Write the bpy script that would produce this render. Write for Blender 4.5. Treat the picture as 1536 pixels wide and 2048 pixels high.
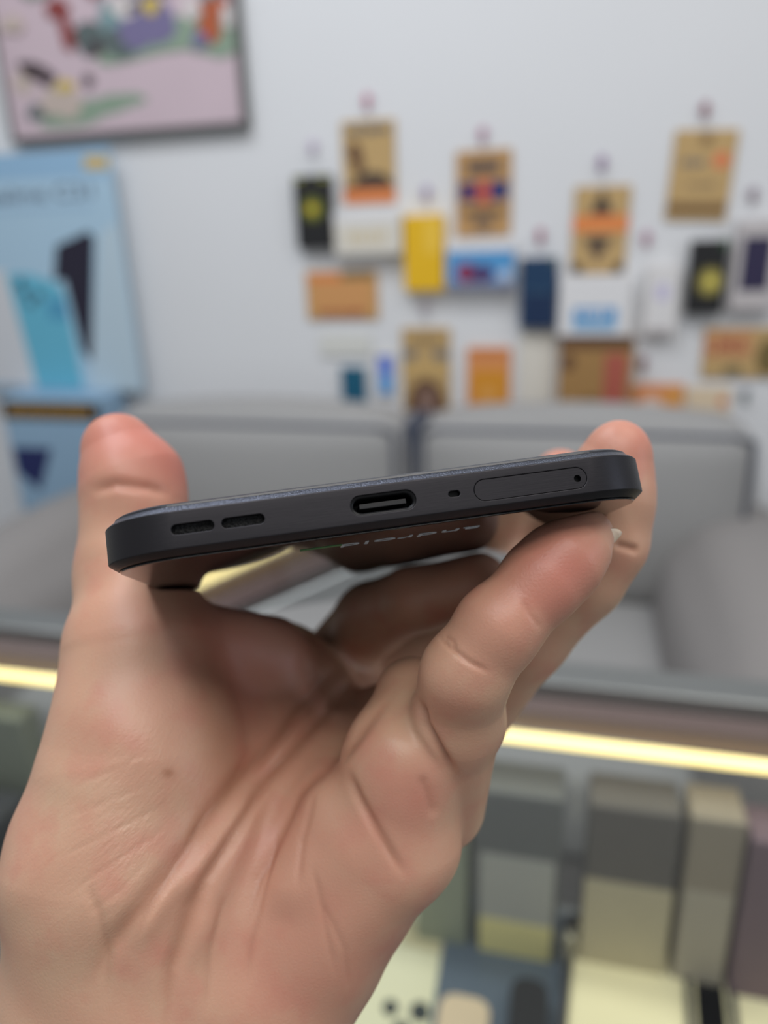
import bpy, bmesh, math, random
import numpy as np
from mathutils import Vector, Matrix

for o in list(bpy.data.objects):
    bpy.data.objects.remove(o)
SC = bpy.context.scene
COL = SC.collection
random.seed(4)
PI = math.pi
sin, cos = math.sin, math.cos

# ------------------------------------------------------------------ camera
FPX = 1500.0
YAW, PITCH, ROLL = math.radians(14.5), math.radians(20), math.radians(2.0)
CAM = np.array([0.0, 0.0, 1.2])
FW = np.array([-sin(YAW) * cos(PITCH), cos(YAW) * cos(PITCH), -sin(PITCH)])
R0 = np.array([cos(YAW), sin(YAW), 0.0])
U0 = np.cross(R0, FW)
RT = R0 * cos(ROLL) - U0 * sin(ROLL)
UP = U0 * cos(ROLL) + R0 * sin(ROLL)
camd = bpy.data.cameras.new('camera')
camd.sensor_fit = 'AUTO'
camd.sensor_width = 36
camd.lens = FPX / 2048 * 36
camd.clip_start = 0.01
camd.clip_end = 50
camd.dof.use_dof = True
camd.dof.focus_distance = 0.104
camd.dof.aperture_fstop = 9.3
camo = bpy.data.objects.new('camera', camd)
COL.objects.link(camo)
camo.matrix_world = Matrix(((RT[0], UP[0], -FW[0], CAM[0]), (RT[1], UP[1], -FW[1], CAM[1]),
                            (RT[2], UP[2], -FW[2], CAM[2]), (0, 0, 0, 1)))
SC.camera = camo

# ------------------------------------------------------------------ light, exposure
SC.view_settings.view_transform = 'Standard'
SC.view_settings.look = 'None'
SC.view_settings.gamma = 1
SC.view_settings.exposure = 0.0
SC.view_settings.use_curve_mapping = False
SC.cycles.use_denoising = True
W = bpy.data.worlds.new('world')
SC.world = W
W.use_nodes = True
W.node_tree.nodes['Background'].inputs[0].default_value = (0.93, 0.96, 1.0, 1)
W.node_tree.nodes['Background'].inputs[1].default_value = 0.35


def area(name, loc, target, sx, sy, power, col=(1, 1, 1)):
    l = bpy.data.lights.new(name, 'AREA')
    l.shape = 'RECTANGLE'
    l.size, l.size_y, l.energy, l.color = sx, sy, power, col
    o = bpy.data.objects.new(name, l)
    COL.objects.link(o)
    o.location = loc
    d = Vector(target) - Vector(loc)
    o.rotation_euler = d.to_track_quat('-Z', 'Y').to_euler()
    return o


area('ceiling_lamp', (-0.9, 0.75, 2.75), (-0.9, 0.9, 0), 1.3, 0.25, 14.5, (0.93, 0.96, 1.0))
area('ceiling_lamp', (0.9, 0.6, 2.75), (0.9, 0.8, 0), 1.3, 0.25, 8.0, (1.0, 0.97, 0.93))
area('ceiling_lamp', (-0.55, -0.1, 2.75), (-0.2, 0.1, 0.9), 1.2, 0.25, 10, (0.80, 0.88, 1.0))
area('ceiling_lamp', (0.35, -0.5, 2.7), (0, 0.2, 0.9), 1.2, 0.6, 14.5, (1.0, 0.96, 0.91))
area('corner_glint_light', (2.2, 0.1, 1.7), (0, 0.1, 1.2), 0.3, 0.9, 5, (0.72, 0.84, 1.0))  # added unseen cool light, puts a highlight on the phone's right corner


# ------------------------------------------------------------------ helpers
def camray(x, y):
    return FW + (x - 768) / FPX * RT - (y - 1024) / FPX * UP


def on_y(x, y, Y):
    d = camray(x, y)
    return CAM + d * ((Y - CAM[1]) / d[1])


def on_z(x, y, Z):
    d = camray(x, y)
    return CAM + d * ((Z - CAM[2]) / d[2])


def C2W(p):
    """camera millimetres (right, up, depth) to world metres"""
    p = np.atleast_2d(np.asarray(p, float)) * 0.001
    return CAM + p[:, :1] * RT + p[:, 1:2] * UP + p[:, 2:3] * FW


def P(x, y, Z):
    return np.array([(x - 768) * Z / FPX, (1024 - y) * Z / FPX, Z])


def srgb(r, g, b):
    def f(c):
        c /= 255.0
        return c / 12.92 if c <= 0.04045 else ((c + 0.055) / 1.055) ** 2.4
    return (f(r), f(g), f(b), 1)


MATS = {}


def mat(name, col, rough=0.6, metal=0.0, emit=None, estr=1.0, noise=0.0, nscale=20, bump=0.0, bscale=200, **kw):
    if name in MATS:
        return MATS[name]
    m = bpy.data.materials.new(name)
    m.use_nodes = True
    nt = m.node_tree
    b = nt.nodes['Principled BSDF']
    b.inputs['Base Color'].default_value = col
    b.inputs['Roughness'].default_value = rough
    b.inputs['Metallic'].default_value = metal
    for k, v in kw.items():
        b.inputs[k.replace('_', ' ')].default_value = v
    if emit:
        b.inputs['Emission Color'].default_value = emit
        b.inputs['Emission Strength'].default_value = estr
    tc = nt.nodes.new('ShaderNodeTexCoord')
    if noise:
        n = nt.nodes.new('ShaderNodeTexNoise')
        n.inputs['Scale'].default_value = nscale
        n.inputs['Detail'].default_value = 5
        nt.links.new(tc.outputs['Object'], n.inputs['Vector'])
        mr = nt.nodes.new('ShaderNodeMapRange')
        mr.inputs['To Min'].default_value = 1 - noise
        mr.inputs['To Max'].default_value = 1 + noise
        nt.links.new(n.outputs['Fac'], mr.inputs['Value'])
        mx = nt.nodes.new('ShaderNodeVectorMath')
        mx.operation = 'SCALE'
        mx.inputs[0].default_value = col[:3]
        nt.links.new(mr.outputs[0], mx.inputs['Scale'])
        nt.links.new(mx.outputs[0], b.inputs['Base Color'])
    if bump:
        n = nt.nodes.new('ShaderNodeTexNoise')
        n.inputs['Scale'].default_value = bscale
        nt.links.new(tc.outputs['Object'], n.inputs['Vector'])
        bp = nt.nodes.new('ShaderNodeBump')
        bp.inputs['Strength'].default_value = bump
        bp.inputs['Distance'].default_value = 0.001
        nt.links.new(n.outputs['Fac'], bp.inputs['Height'])
        nt.links.new(bp.outputs[0], b.inputs['Normal'])
    MATS[name] = m
    return m


def cm(r, g, b, rough=0.6):
    return mat('print_%d_%d_%d' % (r, g, b), srgb(r, g, b), rough, noise=0.05, nscale=60)


def finish(name, me, mats, parent=None, smooth=False):
    if not isinstance(mats, (list, tuple)):
        mats = [mats]
    for m in mats:
        me.materials.append(m)
    if smooth:
        for p in me.polygons:
            p.use_smooth = True
    o = bpy.data.objects.new(name, me)
    COL.objects.link(o)
    if parent:
        o.parent = parent
    return o


def obj(name, bm, mats, parent=None, smooth=False):
    bmesh.ops.recalc_face_normals(bm, faces=bm.faces)
    me = bpy.data.meshes.new(name)
    bm.to_mesh(me)
    bm.free()
    return finish(name, me, mats, parent, smooth)


def tag(o, label, cat, group=None, kind=None):
    if label:
        o['label'] = label
    if cat:
        o['category'] = cat
    if group:
        o['group'] = group
    if kind:
        o['kind'] = kind
    return o


def empty(name, loc=(0, 0, 0), rz=0):
    o = bpy.data.objects.new(name, None)
    o.empty_display_size = 0.02
    COL.objects.link(o)
    o.location = loc
    o.rotation_euler = (0, 0, rz)
    return o


def add_box(bm, lo, hi, bevel=0.0, seg=2, mi=0, M=None):
    t = bmesh.new()
    bmesh.ops.create_cube(t, size=1)
    for v in t.verts:
        v.co = Vector([lo[i] + (v.co[i] + 0.5) * (hi[i] - lo[i]) for i in range(3)])
    if bevel:
        bmesh.ops.bevel(t, geom=list(t.edges), offset=bevel, segments=seg, profile=0.5, affect='EDGES')
    for f_ in t.faces:
        f_.material_index = mi
    if M is not None:
        t.transform(M)
    me = bpy.data.meshes.new('t')
    t.to_mesh(me)
    t.free()
    bm.from_mesh(me)
    bpy.data.meshes.remove(me)


def add_poly(bm, pts, normal, thick, mi=0):
    """flat prism: pts (3D) pushed out along normal by thick"""
    n = Vector(normal)
    a = [bm.verts.new(Vector(p)) for p in pts]
    b = [bm.verts.new(Vector(p) + n * thick) for p in pts]
    fs = [bm.faces.new(b), bm.faces.new(a[::-1])]
    k = len(pts)
    for i in range(k):
        fs.append(bm.faces.new((a[i], a[(i + 1) % k], b[(i + 1) % k], b[i])))
    for f_ in fs:
        f_.material_index = mi


def add_tube(bm, pts, r, seg=10, mi=0, cap=True):
    pts = [Vector(p) for p in pts]
    rs = r if isinstance(r, (list, tuple)) else [r] * len(pts)
    rings = []
    ref = Vector((0.3, 0.9, 0.2)).normalized()
    for i, p in enumerate(pts):
        d = (pts[min(i + 1, len(pts) - 1)] - pts[max(i - 1, 0)]).normalized()
        a = d.cross(ref)
        if a.length < 0.05:
            a = d.cross(Vector((1, 0, 0)))
        a.normalize()
        b = d.cross(a).normalized()
        rings.append([bm.verts.new(p + (a * cos(2 * PI * k / seg) + b * sin(2 * PI * k / seg)) * rs[i]) for k in range(seg)])
    for i in range(len(rings) - 1):
        for k in range(seg):
            f_ = bm.faces.new((rings[i][k], rings[i][(k + 1) % seg], rings[i + 1][(k + 1) % seg], rings[i + 1][k]))
            f_.material_index = mi
    if cap:
        bm.faces.new(rings[0][::-1]).material_index = mi
        bm.faces.new(rings[-1]).material_index = mi


def text_mesh(body, size, font_bold=0.0, extrude=0.0):
    c = bpy.data.curves.new('t', 'FONT')
    c.body = body
    c.size = size
    c.offset = font_bold
    c.extrude = extrude
    c.align_x = 'CENTER'
    c.align_y = 'CENTER'
    o = bpy.data.objects.new('t', c)
    COL.objects.link(o)
    bpy.context.view_layer.update()
    dg = bpy.context.evaluated_depsgraph_get()
    me = bpy.data.meshes.new_from_object(o.evaluated_get(dg))
    bpy.data.objects.remove(o)
    bpy.data.curves.remove(c)
    return me


def add_text(bm, body, size, M, mi, bold=0.0, fitw=None, fith=None):
    me = text_mesh(body, size, bold, size * 0.01)
    xs = [v.co.x for v in me.vertices]
    ys = [v.co.y for v in me.vertices]
    sx = fitw / (max(xs) - min(xs)) if fitw else 1
    sy = fith / (max(ys) - min(ys)) if fith else 1
    me.transform(M @ Matrix.Diagonal((sx, sy, 1, 1)) @ Matrix.Translation((-(max(xs) + min(xs)) / 2, -(max(ys) + min(ys)) / 2, 0)))
    n0 = len(bm.faces)
    bm.from_mesh(me)
    bm.faces.ensure_lookup_table()
    for i in range(n0, len(bm.faces)):
        bm.faces[i].material_index = mi
    bpy.data.meshes.remove(me)


def cushion_bm(lo, hi, puff=0.03, n=10, r=0.05, mi=0):
    """soft cushion: rounded box with bulging faces"""
    bm = bmesh.new()
    bmesh.ops.create_cube(bm, size=2)
    bmesh.ops.subdivide_edges(bm, edges=list(bm.edges), cuts=n, use_grid_fill=True)
    c = [(lo[i] + hi[i]) / 2 for i in range(3)]
    h = [(hi[i] - lo[i]) / 2 for i in range(3)]
    for v in bm.verts:
        q = [max(-1, min(1, v.co[i])) for i in range(3)]
        p = [q[i] * h[i] for i in range(3)]
        core = [max(-(h[i] - r), min(h[i] - r, p[i])) for i in range(3)]
        d = Vector([p[i] - core[i] for i in range(3)])
        if d.length > r:
            d = d.normalized() * r
        s = [core[i] + d[i] for i in range(3)]
        for i in range(3):
            j, k = (i + 1) % 3, (i + 2) % 3
            s[i] += puff * (1 - q[j] ** 2) * (1 - q[k] ** 2) * q[i] * min(1, 4 * min(h) / max(h[i], 1e-4) * 0.5)
        v.co = Vector([c[i] + s[i] for i in range(3)])
    return bm


# ------------------------------------------------------------------ room shell
WY = 1.80
wallm = mat('wall_paint', srgb(228, 229, 231), 0.75, noise=0.02, nscale=3, bump=0.1, bscale=90)
bm = bmesh.new()
add_box(bm, (-3.2, WY, 0), (2.8, WY + 0.12, 2.9))
tag(obj('wall_back', bm, wallm), None, None, kind='structure')
floorm = mat('floor_tile', srgb(120, 116, 112), 0.35, noise=0.1, nscale=6)
bm = bmesh.new()
add_box(bm, (-3.2, -1.6, -0.05), (2.8, WY, 0))
tag(obj('floor', bm, floorm), None, None, kind='structure')

# ------------------------------------------------------------------ sofa
fab = mat('sofa_fabric', srgb(158, 157, 156), 0.95, noise=0.08, nscale=220, bump=0.5, bscale=700)
pipe = mat('sofa_piping', srgb(70, 76, 92), 0.8)
fab_d = mat('sofa_side_fabric', srgb(142, 138, 136), 0.95, noise=0.1, nscale=160, bump=0.5, bscale=600)
SY = 1.47
sofa = tag(empty('sofa', (0, 1.3, 0)), 'grey fabric sofa with two loose back cushions and dark blue seams against the wall', 'sofa')


def sx(x, y, Y):
    return float(on_y(x, y, Y)[0])


def child(o, parent):
    o.parent = parent
    o.matrix_parent_inverse = parent.matrix_world.inverted()
    return o


bpy.context.view_layer.update()
xl, xm, xr = sx(190, 800, SY), sx(812, 810, SY), sx(1535, 830, SY)
ztop = float(on_y(850, 850, SY)[2])
zseat = 0.455
for x0, x1 in ((xl, xm - 0.019), (xm + 0.019, xr)):
    c = obj('back_cushion', cushion_bm((x0, SY, zseat), (x1, SY + 0.2, ztop), 0.03, 12, 0.045), fab, None, True)
    child(c, sofa)
    bm = bmesh.new()
    e = 0.012
    pts = [(x0 + e, SY + 0.012, zseat + 0.03), (x0 + e, SY + 0.012, ztop - e * 1.6), (x0 + 0.04, SY + 0.012, ztop - e), (x1 - 0.04, SY + 0.012, ztop - e),
           (x1 - e, SY + 0.012, ztop - e * 1.6), (x1 - e, SY + 0.012, zseat + 0.03)]
    add_tube(bm, pts, 0.0045, 8)
    pp = obj('piping', bm, pipe, None, True)
    pp.parent = c
    pp.matrix_parent_inverse = c.matrix_world.inverted()
    pp.matrix_parent_inverse = Matrix.Identity(4)
for x0, x1 in ((xl + 0.02, xm - 0.006), (xm + 0.006, xr - 0.02)):
    child(obj('seat_cushion', cushion_bm((x0, 0.93, 0.29), (x1, SY + 0.1, zseat + 0.012), 0.012, 12, 0.03), fab, None, True), sofa)
bm = bmesh.new()
add_box(bm, (xl - 0.02, 0.95, 0.08), (xr + 0.02, 1.72, 0.285), 0.02)
add_box(bm, (xl - 0.02, 1.66, 0.25), (xr + 0.02, 1.77, ztop - 0.08), 0.03)
add_box(bm, (xm - 0.016, SY + .05, zseat), (xm + 0.016, SY + .19, ztop - .01), 0.004, 2, 1)
child(obj('sofa_base', bm, [fab_d, pipe]), sofa)
xa = sx(205, 1000, 1.25)
xb = sx(1368, 1300, 1.02)
al = cushion_bm((xa - 0.30, 0.86, 0.10), (xa - 0.02, 1.62, 0.665), 0.02, 12, 0.12)
child(obj('armrest', al, fab_d, None, True), sofa)
ar = cushion_bm((xb + 0.02, 0.86, 0.10), (xb + 0.30, 1.70, 0.655), 0.02, 12, 0.11)
child(obj('armrest', ar, fab_d, None, True), sofa)
for x_ in (xl + 0.06, xr - 0.06):
    for y_ in (1.0, 1.66):
        bm = bmesh.new()
        add_box(bm, (x_ - 0.025, y_ - 0.025, 0), (x_ + 0.025, y_ + 0.025, 0.085), 0.004)
        child(obj('leg', bm, mat('dark_wood', srgb(50, 40, 35), 0.5)), sofa)


# ------------------------------------------------------------------ things on the wall
def wall_item(name, label, cat, x0, y0, x1, y1, depth, base, prints=(), group=None, skew=0.0, gap=0.004, texts=()):
    """box hanging on the wall; prints = (shape, u0,v0,u1,v1, material) in 0..1 of its front face, v down"""
    Yf = WY - gap - depth
    ym, xmid = (y0 + y1) / 2, (x0 + x1) / 2
    X0, X1 = sx(x0, ym, Yf), sx(x1, ym, Yf)
    Z1, Z0 = float(on_y(xmid, y0, Yf)[2]), float(on_y(xmid, y1, Yf)[2])
    cx, cz = (X0 + X1) / 2, (Z0 + Z1) / 2
    w, h = X1 - X0, Z1 - Z0
    bm = bmesh.new()
    add_box(bm, (-w / 2, 0, -h / 2), (w / 2, depth, h / 2), min(0.002, depth * 0.3), 2, 0)
    mats = [base]

    def idx(m_):
        if m_ not in mats:
            mats.append(m_)
        return mats.index(m_)
    k = 0
    for pr in prints:
        sh, a0, b0, a1, b1, m_ = pr
        k += 1
        th = 0.0003 * k
        pt = lambda a, b: (-w / 2 + a * w, 0, h / 2 - b * h)
        if sh == 'r':
            pts = [pt(a0, b0), pt(a1, b0), pt(a1, b1), pt(a0, b1)]
        elif sh == 'tri':
            pts = [pt((a0 + a1) / 2, b0), pt(a1, b1), pt(a0, b1)]
        elif sh == 'vtri':
            pts = [pt(a0, b0), pt(a1, b0), pt((a0 + a1) / 2, b1)]
        elif sh == 'arc':
            pts = [pt((a0 + a1) / 2 + (a1 - a0) / 2 * cos(PI * q / 14), b1 - (b1 - b0) * sin(PI * q / 14)) for q in range(15)]
        else:
            pts = [pt((a0 + a1) / 2 + (a1 - a0) / 2 * cos(2 * PI * q / 28), (b0 + b1) / 2 + (b1 - b0) / 2 * sin(2 * PI * q / 28)) for q in range(28)]
        add_poly(bm, pts, (0, -1, 0), th, idx(m_))
    for body, a0, b0, a1, b1, m_ in texts:
        if isinstance(body, int):        # unreadable lettering: a row of small uneven strokes
            rnd = random.Random(body + int(x0))
            for q in range(body):
                ua = a0 + (a1 - a0) * (q + .1) / body
                ub = a0 + (a1 - a0) * (q + .1 + rnd.uniform(.5, .75)) / body
                va, vb = b0 + (b1 - b0) * rnd.uniform(0, .25), b1 - (b1 - b0) * rnd.uniform(0, .2)
                pt = lambda a, b: (-w / 2 + a * w, 0, h / 2 - b * h)
                add_poly(bm, [pt(ua, va), pt(ub, va + .1 * (vb - va)), pt(ub, vb), pt(ua, vb)], (0, -1, 0), .0003 * (k + 1), idx(m_))
            continue
        tx = -w / 2 + (a0 + a1) / 2 * w
        tz = h / 2 - (b0 + b1) / 2 * h
        M = Matrix.Translation((tx, -0.0003 * (k + 1.5), tz)) @ Matrix.Rotation(PI / 2, 4, 'X')
        add_text(bm, body, 0.03, M, idx(m_), 0.0, (a1 - a0) * w, (b1 - b0) * h)
    o = obj(name, bm, mats)
    o.location = (cx, Yf, cz)
    o.rotation_euler = (0, skew, 0)
    tag(o, label, cat, group)
    return o


kraft = mat('kraft_paper', srgb(196, 164, 112), 0.8, noise=0.06, nscale=50)
kraft2 = mat('kraft_paper_dark', srgb(166, 128, 78), 0.8, noise=0.06, nscale=50)
kraft3 = mat('kraft_paper_tan', srgb(190, 148, 96), 0.8, noise=0.06, nscale=50)
black = cm(24, 24, 26)
ink = cm(62, 52, 48)
grayink = cm(118, 116, 116)
orange = cm(226, 134, 76)
ored = cm(200, 90, 66)
navy = cm(40, 52, 112)
white = cm(232, 231, 232)
offw = cm(226, 221, 210)
yel = cm(240, 190, 24)
oliv = cm(150, 152, 50)
teal = cm(14, 92, 122)
sky = cm(84, 156, 212)
dkbl = cm(14, 56, 92)
red = cm(168, 66, 60)
purp = cm(44, 38, 72)
brn = cm(104, 72, 48)

wall_item('paper_bag', 'black paper bag with a round olive yellow emblem, leftmost on the wall', 'bag', 590, 350, 662, 497, 0.028, black,
          [('c', .18, .27, .82, .63, cm(92, 96, 34)), ('c', .30, .36, .68, .56, oliv), ('r', .05, .03, .30, .08, oliv), ('r', .68, .03, .95, .08, oliv)], 'gift bags hanging on the wall',
          texts=[(1, .38, .4, .6, .5, yel)])
wall_item('kraft_card', 'kraft card with dark figure picture and orange bottom strip, left of the top row', 'card', 685, 240, 790, 406, 0.003, kraft,
          [('r', 0, .83, 1, 1, orange), ('arc', .2, .62, .95, .80, ink), ('c', .1, .25, .38, .5, brn), ('c', .2, .4, .42, .66, brn), ('r', .05, .76, .95, .82, brn)], 'kraft cards hanging on the wall', 0.01,
          texts=[(7, .1, .05, .92, .17, cm(84, 92, 104))])
wall_item('paper_bag', 'white paper bag with faint golden lettering below the orange-strip kraft card', 'bag', 668, 424, 802, 510, 0.034, offw,
          [('r', 0, 0, 1, .22, white)], 'gift bags hanging on the wall', texts=[(5, .2, .4, .8, .75, cm(216, 200, 164))])
wall_item('paper_bag', 'bright yellow paper bag hanging between two kraft cards', 'bag', 808, 430, 886, 582, 0.03, yel,
          [('r', .55, .06, .9, .5, cm(246, 202, 70))], 'gift bags hanging on the wall')
wall_item('kraft_card', 'kraft card with a navy and red band across its middle', 'card', 912, 300, 1022, 472, 0.003, kraft3,
          [('r', .05, .36, .95, .58, navy), ('r', .40, .34, .62, .62, ored), ('r', .2, .12, .8, .26, cm(112, 94, 88)), ('r', .12, .70, .88, .76, cm(140, 112, 84)), ('c', .3, .75, .7, .95, cm(140, 112, 84))], 'kraft cards hanging on the wall', -0.005,
          texts=[(5, .25, .14, .76, .24, ink), (4, .12, .42, .38, .52, red), (6, .2, .66, .82, .74, ink)])
wall_item('gift_box', 'flat white topped box with bright blue sky picture and red figure', 'box', 891, 482, 1028, 578, 0.032, white,
          [('r', .02, .2, 1, 1, sky), ('c', .16, .45, .46, .85, cm(150, 40, 74)), ('c', .34, .5, .72, .85, cm(78, 52, 104)), ('r', .02, .85, 1, 1, cm(128, 134, 160)), ('c', .78, .6, .96, .85, cm(190, 204, 224))], 'boxes hanging on the wall')
wall_item('kraft_card', 'small landscape orange-tan card with dark red lettering under the black emblem bag', 'card', 613, 542, 755, 638, 0.004, mat('kraft_orange', srgb(205, 160, 100), 0.8, noise=.06, nscale=40),
          [('r', .04, .06, .5, .2, orange), ('r', .5, .04, .96, .16, cm(128, 108, 70)), ('r', .08, .2, .92, .8, cm(214, 156, 98))], 'kraft cards hanging on the wall',
          texts=[(8, .18, .8, .82, .95, red)])
wall_item('paper_bag', 'dark blue paper bag with a cut corner left of the white bag with blue label', 'bag', 1040, 516, 1113, 656, 0.03, dkbl,
          [('r', .1, .5, .95, .98, cm(10, 42, 80)), ('tri', .78, 0, 1, .08, cm(104, 124, 96))], 'gift bags hanging on the wall', texts=[(4, .25, .44, .8, .5, cm(60, 96, 120))])
wall_item('kraft_card', 'kraft card with orange band and two black triangles', 'card', 1145, 372, 1256, 546, 0.003, kraft,
          [('tri', .26, .02, .74, .34, cm(120, 98, 74)), ('tri', .36, .06, .64, .30, ink), ('r', 0, .33, 1, .52, cm(232, 140, 76)), ('vtri', .2, .57, .76, .9, cm(128, 104, 78)), ('vtri', .3, .58, .66, .78, ink), ('c', .02, .88, .24, 1, ink), ('c', .78, .88, .98, 1, ink)], 'kraft cards hanging on the wall', 0.015,
          texts=[('A', .42, .12, .58, .28, black)])
wall_item('paper_bag', 'white paper bag with a sky blue label, above the brown paper bag', 'bag', 1118, 552, 1262, 672, 0.034, white,
          [('r', .2, .52, .82, .9, cm(128, 178, 216)), ('r', .22, .52, .8, .74, sky)], 'gift bags hanging on the wall', texts=[(4, .3, .55, .7, .7, white)])
wall_item('paper_bag', 'large brown kraft paper bag with a reddish patch standing above the sofa', 'bag', 1117, 676, 1264, 830, 0.034, kraft2,
          [('r', .0, 0, 1, .14, brn), ('r', .62, .2, .92, .92, cm(176, 92, 76)), ('c', .03, .2, .22, .42, brn), ('c', .3, .74, .6, 1, cm(144, 108, 62))], 'gift bags hanging on the wall')
wall_item('phone_box', 'slim white box with a pale lilac spot between the white bag and the black box', 'box', 1290, 532, 1357, 670, 0.026, cm(222, 218, 216),
          [('r', .1, .05, .9, .95, cm(228, 226, 226)), ('c', .3, .25, .7, .5, cm(204, 198, 226)), ('r', .15, .9, .8, .97, cm(180, 172, 172))], 'boxes hanging on the wall')
wall_item('kraft_card', 'tilted kraft card with a small orange dot, highest card on the right', 'card', 1340, 260, 1465, 440, 0.003, kraft,
          [('r', .02, .80, .98, .93, cm(130, 100, 62)), ('c', .66, .24, .92, .42, cm(226, 128, 84)), ('r', .42, .04, .6, .16, cm(146, 116, 74))], 'kraft cards hanging on the wall', 0.045,
          texts=[(4, .15, .3, .55, .4, grayink), (6, .3, .56, .75, .64, cm(150, 128, 96)), (1, .5, .06, .54, .14, ink)])
wall_item('phone_box', 'black box with a glowing golden globe picture on its front', 'box', 1378, 480, 1452, 628, 0.03, black,
          [('c', .18, .35, .95, .76, cm(112, 104, 58)), ('c', .34, .40, .86, .72, cm(168, 156, 78)), ('c', .5, .48, .7, .62, cm(232, 214, 96)), ('c', .76, .0, .98, .12, cm(48, 84, 54))], 'boxes hanging on the wall')
wall_item('phone_box', 'dark purple box with pale rim at the right edge of the photo', 'box', 1468, 440, 1560, 620, 0.03, cm(196, 190, 190),
          [('r', .16, .18, .8, .78, purp)], 'boxes hanging on the wall')
wall_item('kraft_card', 'landscape kraft card with dark red lettering at the right end of the wall', 'card', 1406, 656, 1570, 755, 0.004, kraft,
          [('r', 0, .05, .6, .6, cm(206, 154, 106)), ('c', .66, .2, .98, .95, cm(120, 102, 60)), ('c', .28, .74, .5, .98, cm(134, 118, 84))], 'kraft cards hanging on the wall', texts=[('URS', .05, .2, .52, .5, red)])
wall_item('notebook', 'small teal booklet standing on the sofa back, leftmost of the low row', 'booklet', 683, 735, 731, 812, 0.01, teal, [('tri', .7, 0, 1, .12, cm(64, 120, 130))])
wall_item('leaflet', 'narrow blue leaflet right of the small teal booklet', 'leaflet', 752, 706, 790, 792, 0.004, offw, [('r', .12, .06, .88, .55, cm(96, 130, 222)), ('r', .12, .5, .88, .95, cm(96, 164, 226))])
wall_item('kraft_card', 'kraft card with a dark arched picture above the gap between the sofa cushions', 'card', 805, 656, 900, 822, 0.004, kraft,
          [('arc', .08, .60, .92, 1.0, brn), ('arc', .3, .70, .72, 1.0, cm(140, 112, 100)), ('r', .02, .26, .3, .38, grayink), ('r', .66, .26, .96, .38, grayink), ('r', 0, .38, 1, .55, cm(206, 172, 112))], 'kraft cards hanging on the wall', texts=[(7, .15, .08, .85, .18, cm(150, 124, 88))])
wall_item('notebook', 'small orange booklet with amber lower half above the right sofa cushion', 'booklet', 934, 695, 1020, 822, 0.006, cm(226, 150, 90),
          [('r', .1, .35, .94, .86, cm(222, 150, 44)), ('c', .3, .62, .7, .84, cm(230, 166, 84)), ('r', .08, .04, .94, .12, cm(206, 126, 76))])
wall_item('greeting_card', 'blank off-white card between the orange booklet and the brown bag', 'card', 1038, 664, 1106, 826, 0.004, offw)
wall_item('greeting_card', 'orange and white card just above the sofa, right of the brown bag', 'card', 1264, 768, 1366, 836, 0.004, cm(224, 148, 96),
          [('c', .15, .35, .62, 1.0, cm(236, 200, 176)), ('r', .62, .1, 1, .9, cm(226, 160, 84))], texts=[(2, .25, .5, .55, .9, white)])
wall_item('greeting_card', 'cream card with tiny red mark just above the sofa on the right', 'card', 1372, 774, 1460, 838, 0.004, cm(228, 208, 178), [('c', .74, .3, .92, .6, cm(212, 120, 88))])
wall_item('greeting_card', 'pale cream card above the small teal booklet', 'card', 640, 668, 742, 712, 0.003, cm(222, 222, 216))


def hook(x, y, r, g, b, label):
    Yf = WY - 0.003
    p = on_y(x, y, Yf)
    m1 = mat('hook_%d_%d' % (r, g), srgb(r, g, b), 0.35)
    e = empty('adhesive_hook', tuple(p))
    tag(e, label, 'hook', 'adhesive hooks on the wall')
    bm = bmesh.new()
    bmesh.ops.create_cone(bm, segments=20, radius1=0.0125, radius2=0.011, depth=0.003, cap_ends=True,
                          matrix=Matrix.Rotation(PI / 2, 4, 'X'))
    obj('backplate', bm, mat('hook_clear', srgb(212, 206, 216), 0.25), e, True)
    bm = bmesh.new()
    add_tube(bm, [(0, -0.002, 0.006), (0, -0.007, 0.002), (0, -0.008, -0.010), (0, -0.011, -0.020), (0, -0.017, -0.020), (0, -0.019, -0.014)],
             [0.006, 0.0065, 0.005, 0.0035, 0.003, 0.0025], 10)
    obj('hook_arm', bm, m1, e, True)


hook(735, 198, 190, 80, 120, 'pink hook above the kraft card with orange bottom strip')
hook(626, 290, 196, 180, 205, 'pale lilac hook above the black bag with olive emblem')
hook(853, 382, 150, 130, 180, 'violet hook above the bright yellow bag')
hook(966, 264, 180, 110, 140, 'dusty pink hook above the kraft card with navy band')
hook(1081, 467, 170, 70, 100, 'rose hook above the dark blue bag')
hook(1204, 322, 130, 84, 140, 'purple hook above the kraft card with black triangles')
hook(1410, 215, 130, 24, 44, 'dark red hook above the tilted kraft card, topmost hook on the right')
hook(1293, 472, 170, 100, 130, 'faded pink hook above the slim white box')
hook(1506, 385, 130, 110, 120, 'grey mauve hook above the dark purple box')
hook(1286, 722, 120, 34, 40, 'maroon hook right of the brown paper bag')
hook(1490, 786, 90, 112, 108, 'grey green hook below the landscape card at the right')
hook(850, 612, 176, 168, 176, 'grey hook above the kraft card with the arched picture')


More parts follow.
